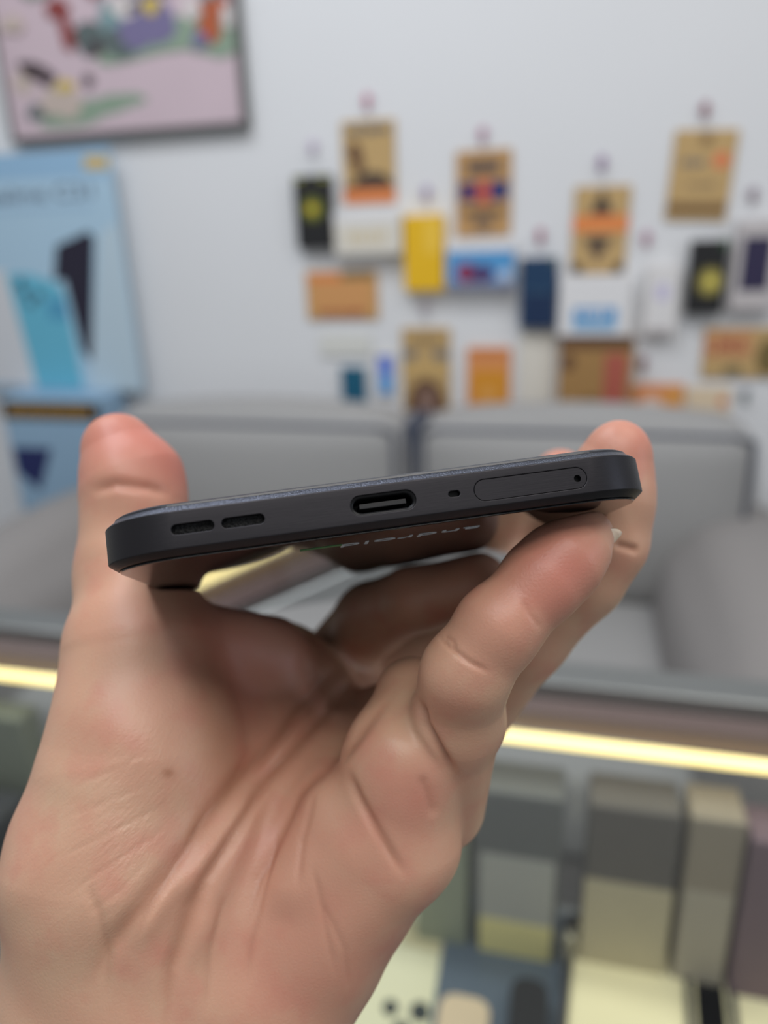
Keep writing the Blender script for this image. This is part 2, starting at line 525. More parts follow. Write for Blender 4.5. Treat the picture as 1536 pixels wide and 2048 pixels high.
# picture frame, top left
def frame_picture():
    Yf = WY - 0.03
    X1 = sx(484, 130, Yf)
    X0 = sx(12, 230, Yf)
    Z0 = float(on_y(250, 271, Yf)[2])
    Z1 = Z0 + 0.62
    root = tag(empty('framed_picture', ((X0 + X1) / 2, Yf, Z0)), 'dark framed pink painting with colourful figures hanging on the wall at top left', 'picture')
    w = (X1 - X0) / 2
    h = Z1 - Z0
    bm = bmesh.new()
    t = 0.012
    add_box(bm, (-w, 0, 0), (w, 0.028, t), 0.002)
    add_box(bm, (-w, 0, h - t), (w, 0.028, h), 0.002)
    add_box(bm, (-w, 0, t), (-w + t * 0.6, 0.028, h - t), 0.002)
    add_box(bm, (w - t, 0, t), (w, 0.028, h - t), 0.002)
    obj('frame', bm, mat('frame_grey', srgb(84, 84, 82), 0.4), root)
    mats = [mat('painting_pink', srgb(206, 186, 194), 0.6, noise=0.05, nscale=8), cm(140, 160, 140), cm(70, 56, 60), cm(206, 180, 84), cm(196, 180, 170),
            cm(140, 62, 60), cm(120, 112, 150), cm(124, 152, 156), cm(178, 90, 52), cm(92, 104, 104), cm(214, 206, 204)]
    bm = bmesh.new()
    add_box(bm, (-w + t * 0.5, 0.010, t * 0.5), (w - t * 0.5, 0.022, h - t * 0.5))
    k = [0]

    def blob(x, y, rx, ry, mi, rot=0.0):
        p = on_y(x, y, Yf)
        cx, cz = p[0] - root.location[0], p[2] - root.location[2]
        s = 1.2 / 1000
        k[0] += 1
        pts = []
        for q in range(26):
            a = 2 * PI * q / 26
            rr = 1 + 0.12 * sin(3 * a + k[0]) + 0.07 * sin(5 * a + 2 * k[0])
            u, v = rx * s * cos(a) * rr, ry * s * sin(a) * rr
            X, Zz = cx + u * cos(rot) - v * sin(rot), cz + u * sin(rot) + v * cos(rot)
            X = max(-w + t, min(w - t, X))
            Zz = max(t, min(h - t, Zz))
            pts.append((X, 0.010, Zz))
        add_poly(bm, pts, (0, -1, 0), 0.0002 * k[0], mi)
    blob(150, 225, 105, 22, 1, .08); blob(230, 205, 60, 16, 1, .1); blob(70, 225, 26, 14, 9)
    blob(118, 200, 46, 32, 4); blob(40, 165, 22, 22, 4)
    blob(62, 140, 34, 16, 2, -.3); blob(90, 155, 18, 14, 2); blob(172, 160, 12, 12, 2); blob(125, 170, 22, 10, 3)
    blob(330, 75, 150, 26, 1, .12); blob(430, 85, 50, 22, 1); blob(170, 75, 30, 30, 9); blob(190, 95, 18, 12, 2)
    blob(245, 60, 60, 42, 9); blob(285, 40, 60, 46, 6); blob(300, 62, 30, 22, 6); blob(215, 30, 26, 24, 7, .7)
    blob(245, 10, 30, 20, 10); blob(298, 10, 18, 14, 3); blob(262, 14, 12, 8, 2)
    blob(128, 60, 14, 34, 5, .25); blob(110, 15, 26, 16, 5); blob(134, 85, 12, 12, 5)
    blob(418, 50, 22, 26, 8); blob(424, 10, 26, 16, 8); blob(455, 30, 14, 18, 10); blob(380, 15, 16, 20, 10); blob(397, 78, 16, 14, 6)
    blob(20, 48, 26, 14, 4); blob(480, 55, 8, 12, 9)
    blob(60, -60, 60, 40, 1); blob(300, -70, 110, 40, 6); blob(180, -90, 40, 60, 5); blob(420, -80, 40, 60, 7)
    obj('painting', bm, mats, root)


frame_picture()


# standing promo poster and the box under it
def poster():
    Yf = WY - 0.05
    n = (0, -1, 0)
    X1 = sx(250, 540, Yf)

    def pt(x, y):
        q = on_y(x, y, Yf)
        return (min(X1 - .002, q[0]), Yf, max(Z0 + .002, q[2]))
    X0 = X1 - 0.50
    Z1 = float(on_y(120, 300, Yf)[2])
    Z0 = float(on_y(100, 795, 1.66)[2]) + .001
    root = tag(empty('promo_poster', ((X0 + X1) / 2, Yf, Z0)), 'pale blue phone poster board with a dark and a turquoise phone, left of the sofa', 'poster')
    mats = [mat('poster_blue', srgb(176, 206, 226), 0.4, noise=0.03, nscale=5), cm(34, 30, 50), cm(104, 186, 212), cm(62, 84, 108), cm(214, 184, 110), cm(214, 216, 220),
            cm(140, 176, 206), cm(84, 160, 196), cm(90, 104, 126), cm(152, 190, 220), cm(190, 210, 222)]
    bm = bmesh.new()
    add_box(bm, (X0, Yf, Z0), (X1, Yf + 0.012, Z1), 0.001)
    add_poly(bm, [(X0, Yf, Z1), (X1, Yf, Z1), pt(246, 350), (X0, Yf, float(on_y(120, 350, Yf)[2]))], n, .0002, 9)
    add_poly(bm, [(X0 + .01, Yf, Z0 + .01), pt(85, 782), pt(20, 545), (X0 + .01, Yf, float(on_y(10, 525, Yf)[2]))], n, .0003, 5)
    add_poly(bm, [pt(200, 470), pt(246, 440), (X1, Yf, Z0 + .002), pt(180, 788)], n, .0002, 10)
    add_poly(bm, [pt(112, 492), pt(176, 462), pt(188, 474), pt(184, 725), pt(164, 700), pt(130, 560), pt(108, 560)], n, .0005, 1)
    add_poly(bm, [pt(12, 548), pt(60, 548), pt(112, 566), pt(130, 590), pt(166, 770), pt(166, 790), pt(78, 790)], n, .0008, 2)
    add_poly(bm, [pt(92, 600), pt(128, 596), pt(140, 640), pt(100, 640)], n, .0010, 7)
    for x, y in ((42, 566), (48, 584), (62, 606), (78, 592)):
        p = on_y(x, y, Yf)
        add_poly(bm, [(p[0] + .011 * cos(a * PI / 8), Yf, p[2] + .011 * sin(a * PI / 8)) for a in range(16)], n, .0013, 3)
    add_poly(bm, [pt(168, 312), pt(216, 312), pt(216, 338), pt(168, 338)], n, .0006, 4)
    add_poly(bm, [(X0 + .01, Yf, Z0 + .012), pt(186, 786), pt(186, 778), (X0 + .01, Yf, Z0 + .02)], n, .0012, 6)
    a, b = on_y(-40, 390, Yf), on_y(186, 390, Yf)
    M = Matrix.Translation(((a[0] + b[0]) / 2, Yf - .0008, a[2] - .004)) @ Matrix.Rotation(PI / 2, 4, 'X')
    add_text(bm, 'realme C31', .05, M, 8, 0, b[0] - a[0], .034)
    for q in range(18):
        xx = a[0] + (b[0] - a[0]) * q / 18
        add_poly(bm, [(xx, Yf, a[2] - .036), (xx + .009, Yf, a[2] - .036), (xx + .009, Yf, a[2] - .044), (xx, Yf, a[2] - .044)], n, .0008, 6)
    o = obj('poster_panel', bm, mats)
    child(o, root)


bpy.context.view_layer.update()
poster()
Yf = 1.66
X0, X1 = sx(10, 850, Yf) , sx(190, 850, Yf)
Z1 = float(on_y(100, 795, Yf)[2])
bm = bmesh.new()
add_box(bm, (X0 , Yf, 0.0), (X1 + .02, Yf + .12, Z1), .003, 2, 0)
zb0, zb1 = float(on_y(100, 805, Yf)[2]), float(on_y(100, 840, Yf)[2])
add_box(bm, (X0 + .002, Yf - .0008, zb1), (X1 + .018, Yf, zb0), 0, 1, 1)
zn0, zn1 = float(on_y(60, 895, Yf)[2]), float(on_y(60, 945, Yf)[2])
add_poly(bm, [(X0 + .01, Yf, zn0), (X0 + .13, Yf, zn0), (X0 + .07, Yf, zn1 - .05), (X0 + .01, Yf, zn1)], (0, -1, 0), .001, 3)
for q in range(14):
    xx = X0 + .02 + (X1 - X0 - .02) * q / 14
    hh = (zb0 - zb1) * (.22 + .08 * (q * 7 % 3))
    add_poly(bm, [(xx, Yf - .0008, (zb0 + zb1) / 2 - hh), (xx + .009, Yf - .0008, (zb0 + zb1) / 2 - hh), (xx + .010, Yf - .0008, (zb0 + zb1) / 2 + hh), (xx, Yf - .0008, (zb0 + zb1) / 2 + hh * .8)], (0, -1, 0), .0005, 2)
tag(obj('promo_box', bm, [cm(150, 182, 208), cm(40, 30, 22), cm(196, 148, 50), cm(30, 40, 96)]),
    'light blue display box with a black band of gold lettering beside the sofa arm', 'display box')

# ------------------------------------------------------------------ glass counter
LY, LZ, GT = 0.385, 0.915, 0.937
LY = 0.385
counter = tag(empty('display_counter', (0, 0.1, 0)), 'glass display counter with a warm lit strip under its far top edge', 'display counter')
bpy.context.view_layer.update()
glass = bpy.data.materials.new('clear_glass')
glass.use_nodes = True
nt = glass.node_tree
nt.nodes.remove(nt.nodes['Principled BSDF'])
g1, g2, mx, fr = nt.nodes.new('ShaderNodeBsdfTransparent'), nt.nodes.new('ShaderNodeBsdfGlossy'), nt.nodes.new('ShaderNodeMixShader'), nt.nodes.new('ShaderNodeFresnel')
g1.inputs[0].default_value = (0.95, 0.96, 0.95, 1)
g2.inputs['Roughness'].default_value = 0.01
fr.inputs[0].default_value = 1.5
geo = nt.nodes.new('ShaderNodeNewGeometry'); inv = nt.nodes.new('ShaderNodeMath'); inv.operation = 'SUBTRACT'; inv.inputs[0].default_value = 1.0
mul = nt.nodes.new('ShaderNodeMath'); mul.operation = 'MULTIPLY'
nt.links.new(geo.outputs['Backfacing'], inv.inputs[1]); nt.links.new(fr.outputs[0], mul.inputs[0]); nt.links.new(inv.outputs[0], mul.inputs[1])
nt.links.new(mul.outputs[0], mx.inputs[0]); nt.links.new(g1.outputs[0], mx.inputs[1]); nt.links.new(g2.outputs[0], mx.inputs[2])
nt.links.new(mx.outputs[0], nt.nodes['Material Output'].inputs['Surface'])
alu = mat('aluminium', srgb(150, 152, 150), 0.35, 1.0)
darkin = mat('counter_lining', srgb(92, 94, 96), 0.5, noise=.05, nscale=10)
CX0, CX1, SZ = -1.3, 1.0, 0.75


def cbox(name, lo, hi, m, bevel=0.0):
    bm_ = bmesh.new()
    add_box(bm_, lo, hi, bevel)
    return child(obj(name, bm_, m), counter)


cbox('glass_top', (CX0, -0.12, GT - .006), (CX1, LY + .045, GT), glass)
cbox('front_glass', (CX0, LY + .030, 0.12), (CX1, LY + .034, GT - .008), glass)
cbox('top_rail', (CX0, LY + .022, GT - .008), (CX1, LY + .05, GT + .004), alu, .002)
cbox('rail_lining', (CX0, LY + .006, GT - .020), (CX1, LY + .022, GT - .007), mat('rail_brown', srgb(110, 88, 84), .5))
led = cbox('light_strip', (CX0, LY - .0026, LZ - .0027), (CX1, LY + .0026, LZ + .0027),
           mat('warm_strip', (1, .9, .6, 1), .5, emit=(1.0, 0.78, 0.27, 1), estr=2.1), .001)
cbox('shelf', (CX0, -0.12, SZ - .012), (CX1, LY + .026, SZ), darkin)
cbox('lower_shelf', (CX0, -0.12, .40), (CX1, LY + .026, .41), darkin)
cbox('counter_base', (CX0, -0.12, 0), (CX1, LY + .036, .12), mat('base_dark', srgb(70, 70, 74), .5))
cbox('bottom_rail', (CX0, LY + .022, SZ - .014), (CX1, LY + .03, SZ + .006), alu, .001)


def shelf_box(name, label, cat, x0, y0, x1, Y, depth, h_or_y1, m0, bands=(), group='boxes standing at the front glass'):
    Yf = Y
    X0, X1 = sx(x0, 1750, Yf), sx(x1, 1750, Yf)
    Z1 = float(on_y((x0 + x1) / 2, y0, Yf)[2])
    bm_ = bmesh.new()
    add_box(bm_, (X0, Yf, SZ), (X1, Yf + depth, Z1), .0015, 2, 0)
    mats_ = [m0]
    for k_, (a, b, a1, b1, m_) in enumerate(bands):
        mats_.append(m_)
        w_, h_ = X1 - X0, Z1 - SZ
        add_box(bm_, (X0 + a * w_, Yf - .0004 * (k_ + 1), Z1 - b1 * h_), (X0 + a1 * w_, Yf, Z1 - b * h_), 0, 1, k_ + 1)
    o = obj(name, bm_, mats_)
    tag(o, label, cat, group)


shelf_box('phone_box', 'added light grey slab with yellow lower band, imitating a reflection in the counter glass', 'box', 950, 1590, 1120, .366, .03, 0, cm(104, 106, 104),  # added slabs, down to the sage grey one, imitate reflections in the glass
          [(.06, .34, .94, .72, cm(176, 176, 168)), (.06, .72, .94, .96, cm(232, 222, 156))])  # band colours copy the cream shelf items mirrored in the glass
shelf_box('phone_box', 'added dark grey slab, beige lower half, imitating a glass reflection right of the yellow band', 'box', 1170, 1620, 1352, .362, .03, 0, cm(98, 94, 88),
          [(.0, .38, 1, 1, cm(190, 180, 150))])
shelf_box('phone_box', 'added taupe slab imitating a counter glass reflection, right of the beige half slab', 'box', 1368, 1640, 1482, .362, .03, 0, cm(150, 140, 122), [(.05, .36, .95, .95, cm(176, 168, 150))])
shelf_box('phone_box', 'added mauve slab imitating a counter glass reflection at the right edge', 'box', 1494, 1690, 1640, .358, .03, 0, cm(116, 96, 104))
shelf_box('phone_box', 'added sage grey slab imitating a counter glass reflection beside the wrist', 'box', 830, 1640, 934, .366, .03, 0, cm(150, 156, 136))
shelf_box('phone_box', 'charcoal box standing at the counter glass at the left edge', 'box', -120, 1640, 20, .33, .03, 0, cm(46, 48, 50))
shelf_box('phone_box', 'sage green box behind the charcoal box at the left edge', 'box', -60, 1440, 110, .372, .02, 0, cm(118, 124, 108), [(.3, .2, .5, .3, cm(200, 120, 70)), (.36, .36, .5, .44, cm(226, 226, 210))])


def flat_phone(name, label, cat, cx, cy, w, l, rz, th, m0, z=SZ, parts=(), group=None):
    p = on_z(cx, cy, z)
    e = tag(empty(name, (p[0], p[1], z), rz), label, cat, group)
    bm_ = bmesh.new()
    r = .009
    pts = []
    for qx, qy, a0 in ((1, 1, 0), (-1, 1, 90), (-1, -1, 180), (1, -1, 270)):
        for a in range(0, 91, 15):
            t_ = math.radians(a0 + a)
            pts.append((qx * (w / 2 - r) + r * cos(t_), qy * (l / 2 - r) + r * sin(t_), 0))
    add_poly(bm_, pts, (0, 0, 1), th)
    obj('body', bm_, m0, e)
    return e


cw = flat_phone('smartphone', 'cream phone lying face down on the shelf, its dark lens trio showing', 'phone', 806, 1950, .085, .125, math.radians(-2), .009,
                mat('cream_gloss', srgb(236, 232, 196), .25))
for x_, y_, r_ in ((-.0, -.03, .0048), (.018, -.028, .0062), (.010, -.042, .0055)):
    bm = bmesh.new()
    bmesh.ops.create_cone(bm, segments=24, radius1=r_, radius2=r_ * .9, depth=.002, cap_ends=True, matrix=Matrix.Translation((x_, y_, .010)))
    obj('camera_lens', bm, mat('lens_dark', srgb(66, 72, 72), .2), cw)
bm = bmesh.new()
add_box(bm, (-.005, .014, .009), (.022, .034, .0094))
obj('print_patch', bm, cm(206, 196, 156), cw)

p = on_z(1010, 2000, SZ)
gb = flat_phone('tablet', 'slate blue tablet lying on the shelf between the cream phone and the dark tray', 'tablet', 1000, 1985, .078, .13, math.radians(2), .010, mat('slate', srgb(96, 108, 120), .3))
e = flat_phone('price_card', 'small pale peach card on the slate tablet at the bottom edge', 'card', 925, 2050, .030, .034, 0, .002, cm(222, 200, 166), z=SZ + .0105)
e = flat_phone('charger', 'small black charger on the slate tablet at the bottom edge', 'charger', 1056, 2046, .022, .036, 0, .014, black, z=SZ + .0105)


def tray(label, cx, cy, w, l, rz, col, dark):
    p = on_z(cx, cy, SZ + .02)
    e = tag(empty('phone_box_tray', (p[0], p[1], SZ), rz), label, 'tray', 'open trays on the shelf')
    bm_ = bmesh.new()
    t_ = .004
    add_box(bm_, (-w / 2, -l / 2, 0), (w / 2, l / 2, .004))
    for a in ((-w / 2, -l / 2, -w / 2 + t_, l / 2), (w / 2 - t_, -l / 2, w / 2, l / 2), (-w / 2, -l / 2, w / 2, -l / 2 + t_), (-w / 2, l / 2 - t_, w / 2, l / 2)):
        add_box(bm_, (a[0], a[1], .004), (a[2], a[3], .024))
    obj('tray_wall', bm_, cm(60, 58, 56), e)
    bm_ = bmesh.new()
    add_box(bm_, (-w / 2 + t_, -l / 2 + t_, .004), (w / 2 - t_, l / 2 - t_, .021), .002)
    obj('insert', bm_, mat('insert_cream', srgb(252, 242, 196), .4), e)
    bm_ = bmesh.new()
    add_box(bm_, (-w / 2 + .02, -l / 2 + .01, .021), (w / 2 - .008, -l / 2 + dark, .0235), .001)
    obj('inlay', bm_, cm(120, 112, 92), e)


tray('dark tray with cream insert on the shelf, nearer the wrist', 1296, 2026, .098, .11, math.radians(-4), 0, .03)
tray('dark tray with cream insert at the right bottom corner', 1556, 2072, .098, .11, math.radians(-4), 0, .02)
bm = bmesh.new()
pp = on_z(1140, 1885, SZ + .03)
bmesh.ops.create_cone(bm, segments=20, radius1=.0045, radius2=.0045, depth=.03, cap_ends=True, matrix=Matrix.Translation((pp[0], pp[1], SZ + .015)))
bmesh.ops.create_uvsphere(bm, u_segments=16, v_segments=10, radius=.006, matrix=Matrix.Translation((pp[0], pp[1], SZ + .033)))
tag(obj('display_post', bm, mat('post_metal', srgb(170, 164, 140), .3, .6), None, True), 'short metal post with round top beside the dark tray', 'post')

# ------------------------------------------------------------------ the phone in the hand
PW, PL, PT = 77.0, 162.0, 7.5
v_ = np.array([-.105, -.177, 1.0]); v_ /= np.linalg.norm(v_)
u_ = np.array([1.0, .135, .125]); u_ -= v_ * (u_ @ v_); u_ /= np.linalg.norm(u_)
w_ = np.cross(v_, u_)
if w_[1] < 0:
    w_ = -w_
PC = P(781, 1001, 98.5)          # centre of the near end face


def phone_uvw(x, y):
    d = np.array([(x - 768) / FPX, (1024 - y) / FPX, 1.0])
    t_ = (PC @ v_) / (d @ v_)
    q = d * t_ - PC
    return q @ u_, q @ w_


PM = np.eye(4)
PM[:3, 0] = RT * u_[0] + UP * u_[1] + FW * u_[2]
PM[:3, 1] = RT * v_[0] + UP * v_[1] + FW * v_[2]
PM[:3, 2] = RT * w_[0] + UP * w_[1] + FW * w_[2]
PM[:3, 3] = C2W(PC)[0]
PMB = Matrix(PM.tolist())
S = 0.001
phone = empty('smartphone')
phone.matrix_world = PMB
tag(phone, 'dark grey metal smartphone held in the hand, charging port end facing out', 'phone')


def rrect(w, l, r, y0=0.0, n=10):
    pts = []
    for cx, cy, a0 in ((w / 2 - r, l - r, 0), (-w / 2 + r, l - r, 90), (-w / 2 + r, r, 180), (w / 2 - r, r, 270)):
        for a in range(n + 1):
            t_ = math.radians(a0 + 90 * a / n)
            pts.append((cx + r * cos(t_), cy + r * sin(t_)))
    return pts


def loft(bm, levels, r=10.5, n=20, special=()):
    rings = []
    for inset, z in levels:
        pts = rrect(PW - 2 * inset, PL - 2 * inset, r - inset, n=n)
        rings.append([bm.verts.new((x * S, (y + inset) * S, z * S)) for x, y in pts])
    k = len(rings[0])
    for i in range(len(rings) - 1):
        for j in range(k):
            bm.faces.new((rings[i][j], rings[i][(j + 1) % k], rings[i + 1][(j + 1) % k], rings[i + 1][j])).material_index = 1 if i in special else 0
    bm.faces.new(rings[0][::-1])
    bm.faces.new(rings[-1])


def pill(x0, x1, z0, z1, y0, y1, n=10, mi=0, bm=None, inset=0.0):
    """capsule prism in the end face, mm"""
    own = bm is None
    bm = bm or bmesh.new()
    x0, x1, z0, z1 = x0 + inset, x1 - inset, z0 + inset, z1 - inset
    r = min((x1 - x0), (z1 - z0)) / 2
    pts = []
    for cx, cz, a0 in ((x1 - r, z1 - r, 0), (x0 + r, z1 - r, 90), (x0 + r, z0 + r, 180), (x1 - r, z0 + r, 270)):
        for a in range(n + 1):
            t_ = math.radians(a0 + 90 * a / n)
            pts.append(((cx + r * cos(t_)) * S, y0 * S, (cz + r * sin(t_)) * S))
    q = []
    for p_ in pts:
        if not q or (Vector(p_) - Vector(q[-1])).length > 1e-6:
            q.append(p_)
    if (Vector(q[0]) - Vector(q[-1])).length < 1e-6:
        q.pop()
    add_poly(bm, q, (0, 1, 0), (y1 - y0) * S, mi)
    bmesh.ops.recalc_face_normals(bm, faces=bm.faces)
    return bm


gun = bpy.data.materials.new('brushed_gunmetal')
gun.use_nodes = True
nt = gun.node_tree
b = nt.nodes['Principled BSDF']
b.inputs['Base Color'].default_value = (0.040, 0.038, 0.042, 1)
b.inputs['Metallic'].default_value = 0.9
b.inputs['Roughness'].default_value = 0.42
tc = nt.nodes.new('ShaderNodeTexCoord'); mp = nt.nodes.new('ShaderNodeMapping'); nz = nt.nodes.new('ShaderNodeTexNoise'); bp = nt.nodes.new('ShaderNodeBump')
mp.inputs['Scale'].default_value = (250, 6000, 6000)
nz.inputs['Scale'].default_value = 1.0; nz.inputs['Detail'].default_value = 3
bp.inputs['Strength'].default_value = 0.25; bp.inputs['Distance'].default_value = 0.00003
nt.links.new(tc.outputs['Object'], mp.inputs[0]); nt.links.new(mp.outputs[0], nz.inputs['Vector']); nt.links.new(nz.outputs['Fac'], bp.inputs['Height']); nt.links.new(bp.outputs[0], b.inputs['Normal'])
mr = nt.nodes.new('ShaderNodeMapRange'); mr.inputs['To Min'].default_value = .33; mr.inputs['To Max'].default_value = .52
nt.links.new(nz.outputs['Fac'], mr.inputs['Value']); nt.links.new(mr.outputs[0], b.inputs['Roughness'])

bm = bmesh.new()
loft(bm, [(1.3, -3.35), (1.0, -3.2), (.12, -2.55), (0, -2.4), (0, 2.2), (.12, 2.38), (1.15, 3.15), (1.5, 3.25)], special=(5,))
frame = obj('metal_frame', bm, [gun, mat('chamfer_metal_glint', (.12, .13, .165, 1), .3, 1.0, bump=.3, bscale=4000)])  # polished cut edge, with the bluish glint tinted into its base colour


def fpx(x0, y0, x1, y1):
    a = phone_uvw(x0, y0); b_ = phone_uvw(x1, y1)
    return a, b_


def slot_px(xc0, yc0, xc1, yc1, hpx):
    """slot given by its two end points on the photo and height in px"""
    a, b_ = phone_uvw(xc0, yc0), phone_uvw(xc1, yc1)
    h = hpx * PC[2] / FPX / 2
    zc = (a[1] + b_[1]) / 2
    return a[0], b_[0], zc - h, zc + h


SPK1 = slot_px(342, 1060, 428, 1050, 20)
SPK2 = slot_px(443, 1047, 529, 1037, 20)
USB = slot_px(701, 1014, 832, 997, 41)
MIC = slot_px(897, 989, 920, 986, 12)
TRAY = slot_px(948, 981, 1174, 955, 45)
cut = bmesh.new()
pill(*SPK1, -1, 1.2, bm=cut); pill(*SPK2, -1, 1.2, bm=cut); pill(*USB, -1, 7, bm=cut); pill(*MIC, -1, 1.5, bm=cut)
pill(*TRAY, -1, 2.2, bm=cut)
cutter = obj('cutter', cut, gun)
md = frame.modifiers.new('b', 'BOOLEAN'); md.object = cutter; md.operation = 'DIFFERENCE'; md.solver = 'EXACT'
bpy.context.view_layer.update()
me = bpy.data.meshes.new_from_object(frame.evaluated_get(bpy.context.evaluated_depsgraph_get()))
frame.modifiers.clear()
frame.data = me
bpy.data.objects.remove(cutter)
frame.parent = phone
bv = frame.modifiers.new('bev', 'BEVEL'); bv.width = 0.00010; bv.segments = 2; bv.limit_method = 'ANGLE'; bv.angle_limit = math.radians(50)


def smooth_weighted(o_):
    for pl in o_.data.polygons:
        pl.use_smooth = True
    wn = o_.modifiers.new('wn', 'WEIGHTED_NORMAL'); wn.keep_sharp = True; wn.weight = 100


smooth_weighted(frame)

hole_dark = mat('port_black', srgb(8, 8, 9), .5)
bm = bmesh.new()
pill(*TRAY, .02, 1.8, bm=bm, inset=.07)
st = obj('sim_tray', bm, gun, phone)
bm = bmesh.new()
hx, hz = phone_uvw(1155, 957)
bmesh.ops.create_cone(bm, segments=24, radius1=.50 * S, radius2=.50 * S, depth=3 * S, cap_ends=True,
                      matrix=Matrix.Translation((hx * S, 1.2 * S, hz * S)) @ Matrix.Rotation(PI / 2, 4, 'X'))
cutter = obj('cutter', bm, gun)
cutter.matrix_world = PMB
md = st.modifiers.new('b', 'BOOLEAN'); md.object = cutter; md.operation = 'DIFFERENCE'; md.solver = 'EXACT'
bpy.context.view_layer.update()
me = bpy.data.meshes.new_from_object(st.evaluated_get(bpy.context.evaluated_depsgraph_get()))
st.modifiers.clear(); st.data = me
bpy.data.objects.remove(cutter)
bm = bmesh.new()
bmesh.ops.create_cone(bm, segments=20, radius1=.5 * S, radius2=.5 * S, depth=.1 * S, cap_ends=True, matrix=Matrix.Translation((hx * S, 1.0 * S, hz * S)) @ Matrix.Rotation(PI / 2, 4, 'X'))
obj('ejector_hole', bm, hole_dark, st)
# speaker slots: dark mesh at the bottom of each
for sl in (SPK1, SPK2):
    obj('speaker_grille', pill(*sl, .9, 1.15, inset=.01), mat('grille_black', srgb(14, 14, 15), .6, bump=.8, bscale=3000), phone)
obj('microphone_hole', pill(*MIC, 1.0, 1.4, inset=.01), hole_dark, phone)
usb = obj('charging_port', pill(*USB, 5.6, 6.6, inset=.01), hole_dark, phone)
bm = bmesh.new()
rim_o, rim_i = USB, USB
pill(USB[0] , USB[1], USB[2], USB[3], .55, 5.5, bm=bm, inset=.02)
pill(USB[0], USB[1], USB[2], USB[3], .3, 5.8, bm=bm, inset=.30)
bm.free()
bm = bmesh.new()
n = 48
for yy0, yy1 in ((.25, 5.5),):
    ro, ri = [], []
    tmp = pill(*USB, 0, 1, inset=.02); tmp.verts.ensure_lookup_table(); k = len(tmp.verts) // 2
    o_ = [tmp.verts[i].co.copy() for i in range(k)]; tmp.free()
    cx, cz = (USB[0] + USB[1]) / 2 * S, (USB[2] + USB[3]) / 2 * S
    W_, H_ = (USB[1] - USB[0]) / 2 * S, (USB[3] - USB[2]) / 2 * S
    t_ = .32 * S
    i_ = [Vector((cx + (p_.x - cx) * (W_ - t_) / W_, 0, cz + (p_.z - cz) * (H_ - t_) / H_)) for p_ in o_]
    A = [bm.verts.new((p_.x, yy0 * S, p_.z)) for p_ in o_]; B = [bm.verts.new((p_.x, yy0 * S, p_.z)) for p_ in i_]
    Cc = [bm.verts.new((p_.x, yy1 * S, p_.z)) for p_ in i_]
    for i in range(k):
        j = (i + 1) % k
        bm.faces.new((A[i], A[j], B[j], B[i])); bm.faces.new((B[i], B[j], Cc[j], Cc[i]))
obj('port_shell', bm, mat('port_shell', srgb(20, 20, 22), .35, .6), usb, True)
bm = bmesh.new()
add_box(bm, ((USB[0] + 1.2) * S, .9 * S, ((USB[2] + USB[3]) / 2 - .34) * S), ((USB[1] - 1.2) * S, 5.6 * S, ((USB[2] + USB[3]) / 2 + .34) * S), .00008)
obj('port_tongue', bm, mat('tongue', srgb(26, 26, 28), .45), usb)

bm = bmesh.new()
loft(bm, [(1.25, 3.2), (1.3, 3.45), (1.7, 3.68), (2.6, 3.75)])
obj('back_panel', bm, mat('back_panel_dark', srgb(40, 42, 48), .3), phone, False)
scr = mat('screen_glass', (0.004, 0.004, 0.005, 1), 0.03)
scr.node_tree.nodes['Principled BSDF'].inputs['IOR'].default_value = 1.75
bm = bmesh.new()
loft(bm, [(1.45, -3.3), (1.35, -3.5), (1.5, -3.62), (1.8, -3.66)])
screen = obj('screen', bm, scr, phone)
# lettering shown on the screen, seen from below and the other way round
lx = (phone_uvw(682, 1050)[0] + phone_uvw(958, 1050)[0]) / 2
bm = bmesh.new()
# text local axes: right -> -x, up -> +y, facing -z
Mt = Matrix(((-1, 0, 0, lx * 1.13 * S + .0013), (0, 1, 0, 11.5 * S), (0, 0, -1, -3.68 * S), (0, 0, 0, 1)))
add_text(bm, 'android', .004, Mt, 0, -0.00004, 20.5 * S, 3.0 * S)
obj('boot_lettering', bm, mat('boot_text', (.02, .02, .02, 1), .4, emit=(.8, .85, .9, 1), estr=.09), screen)
bm = bmesh.new()
add_box(bm, (-12.5 * S, 9.5 * S, -3.72 * S), (-6.5 * S, 11 * S, -3.67 * S))
obj('boot_mark', bm, mat('boot_green', (.02, .05, .02, 1), .4, emit=(.1, .4, .12, 1), estr=.06), screen)

# ------------------------------------------------------------------ the hand (signed distance field turned into one mesh)
def seg(p, a, b, ra, rb):
    a, b = np.asarray(a), np.asarray(b)
    ab = b - a
    t = np.clip(((p - a) @ ab) / (ab @ ab), 0, 1)
    return np.linalg.norm(p - a - t[:, None] * ab, axis=1) - (ra + (rb - ra) * t)


def ell(p, c, axes, rad):
    """ellipsoid; axes = two direction vectors (third is their cross product)"""
    x = np.asarray(axes[0], float); x /= np.linalg.norm(x)
    y = np.asarray(axes[1], float); y -= x * (x @ y); y /= np.linalg.norm(y)
    z = np.cross(x, y)
    q = p - np.asarray(c)
    q = np.stack([q @ x, q @ y, q @ z], 1)
    r = np.asarray(rad, float)
    k0 = np.linalg.norm(q / r, axis=1)
    k1 = np.linalg.norm(q / (r * r), axis=1)
    return k0 * (k0 - 1) / np.maximum(k1, 1e-6)


def smin(a, b, k):
    h = np.clip(0.5 + 0.5 * (b - a) / k, 0, 1)
    return b * (1 - h) + a * h - k * h * (1 - h)


def smax(a, b, k):
    return -smin(-a, -b, k)


def chain(p, js, k=2.0):
    d = None
    for (a, ra), (b, rb) in zip(js[:-1], js[1:]):
        e = seg(p, a, b, ra, rb)
        d = e if d is None else smin(d, e, k)
    return d


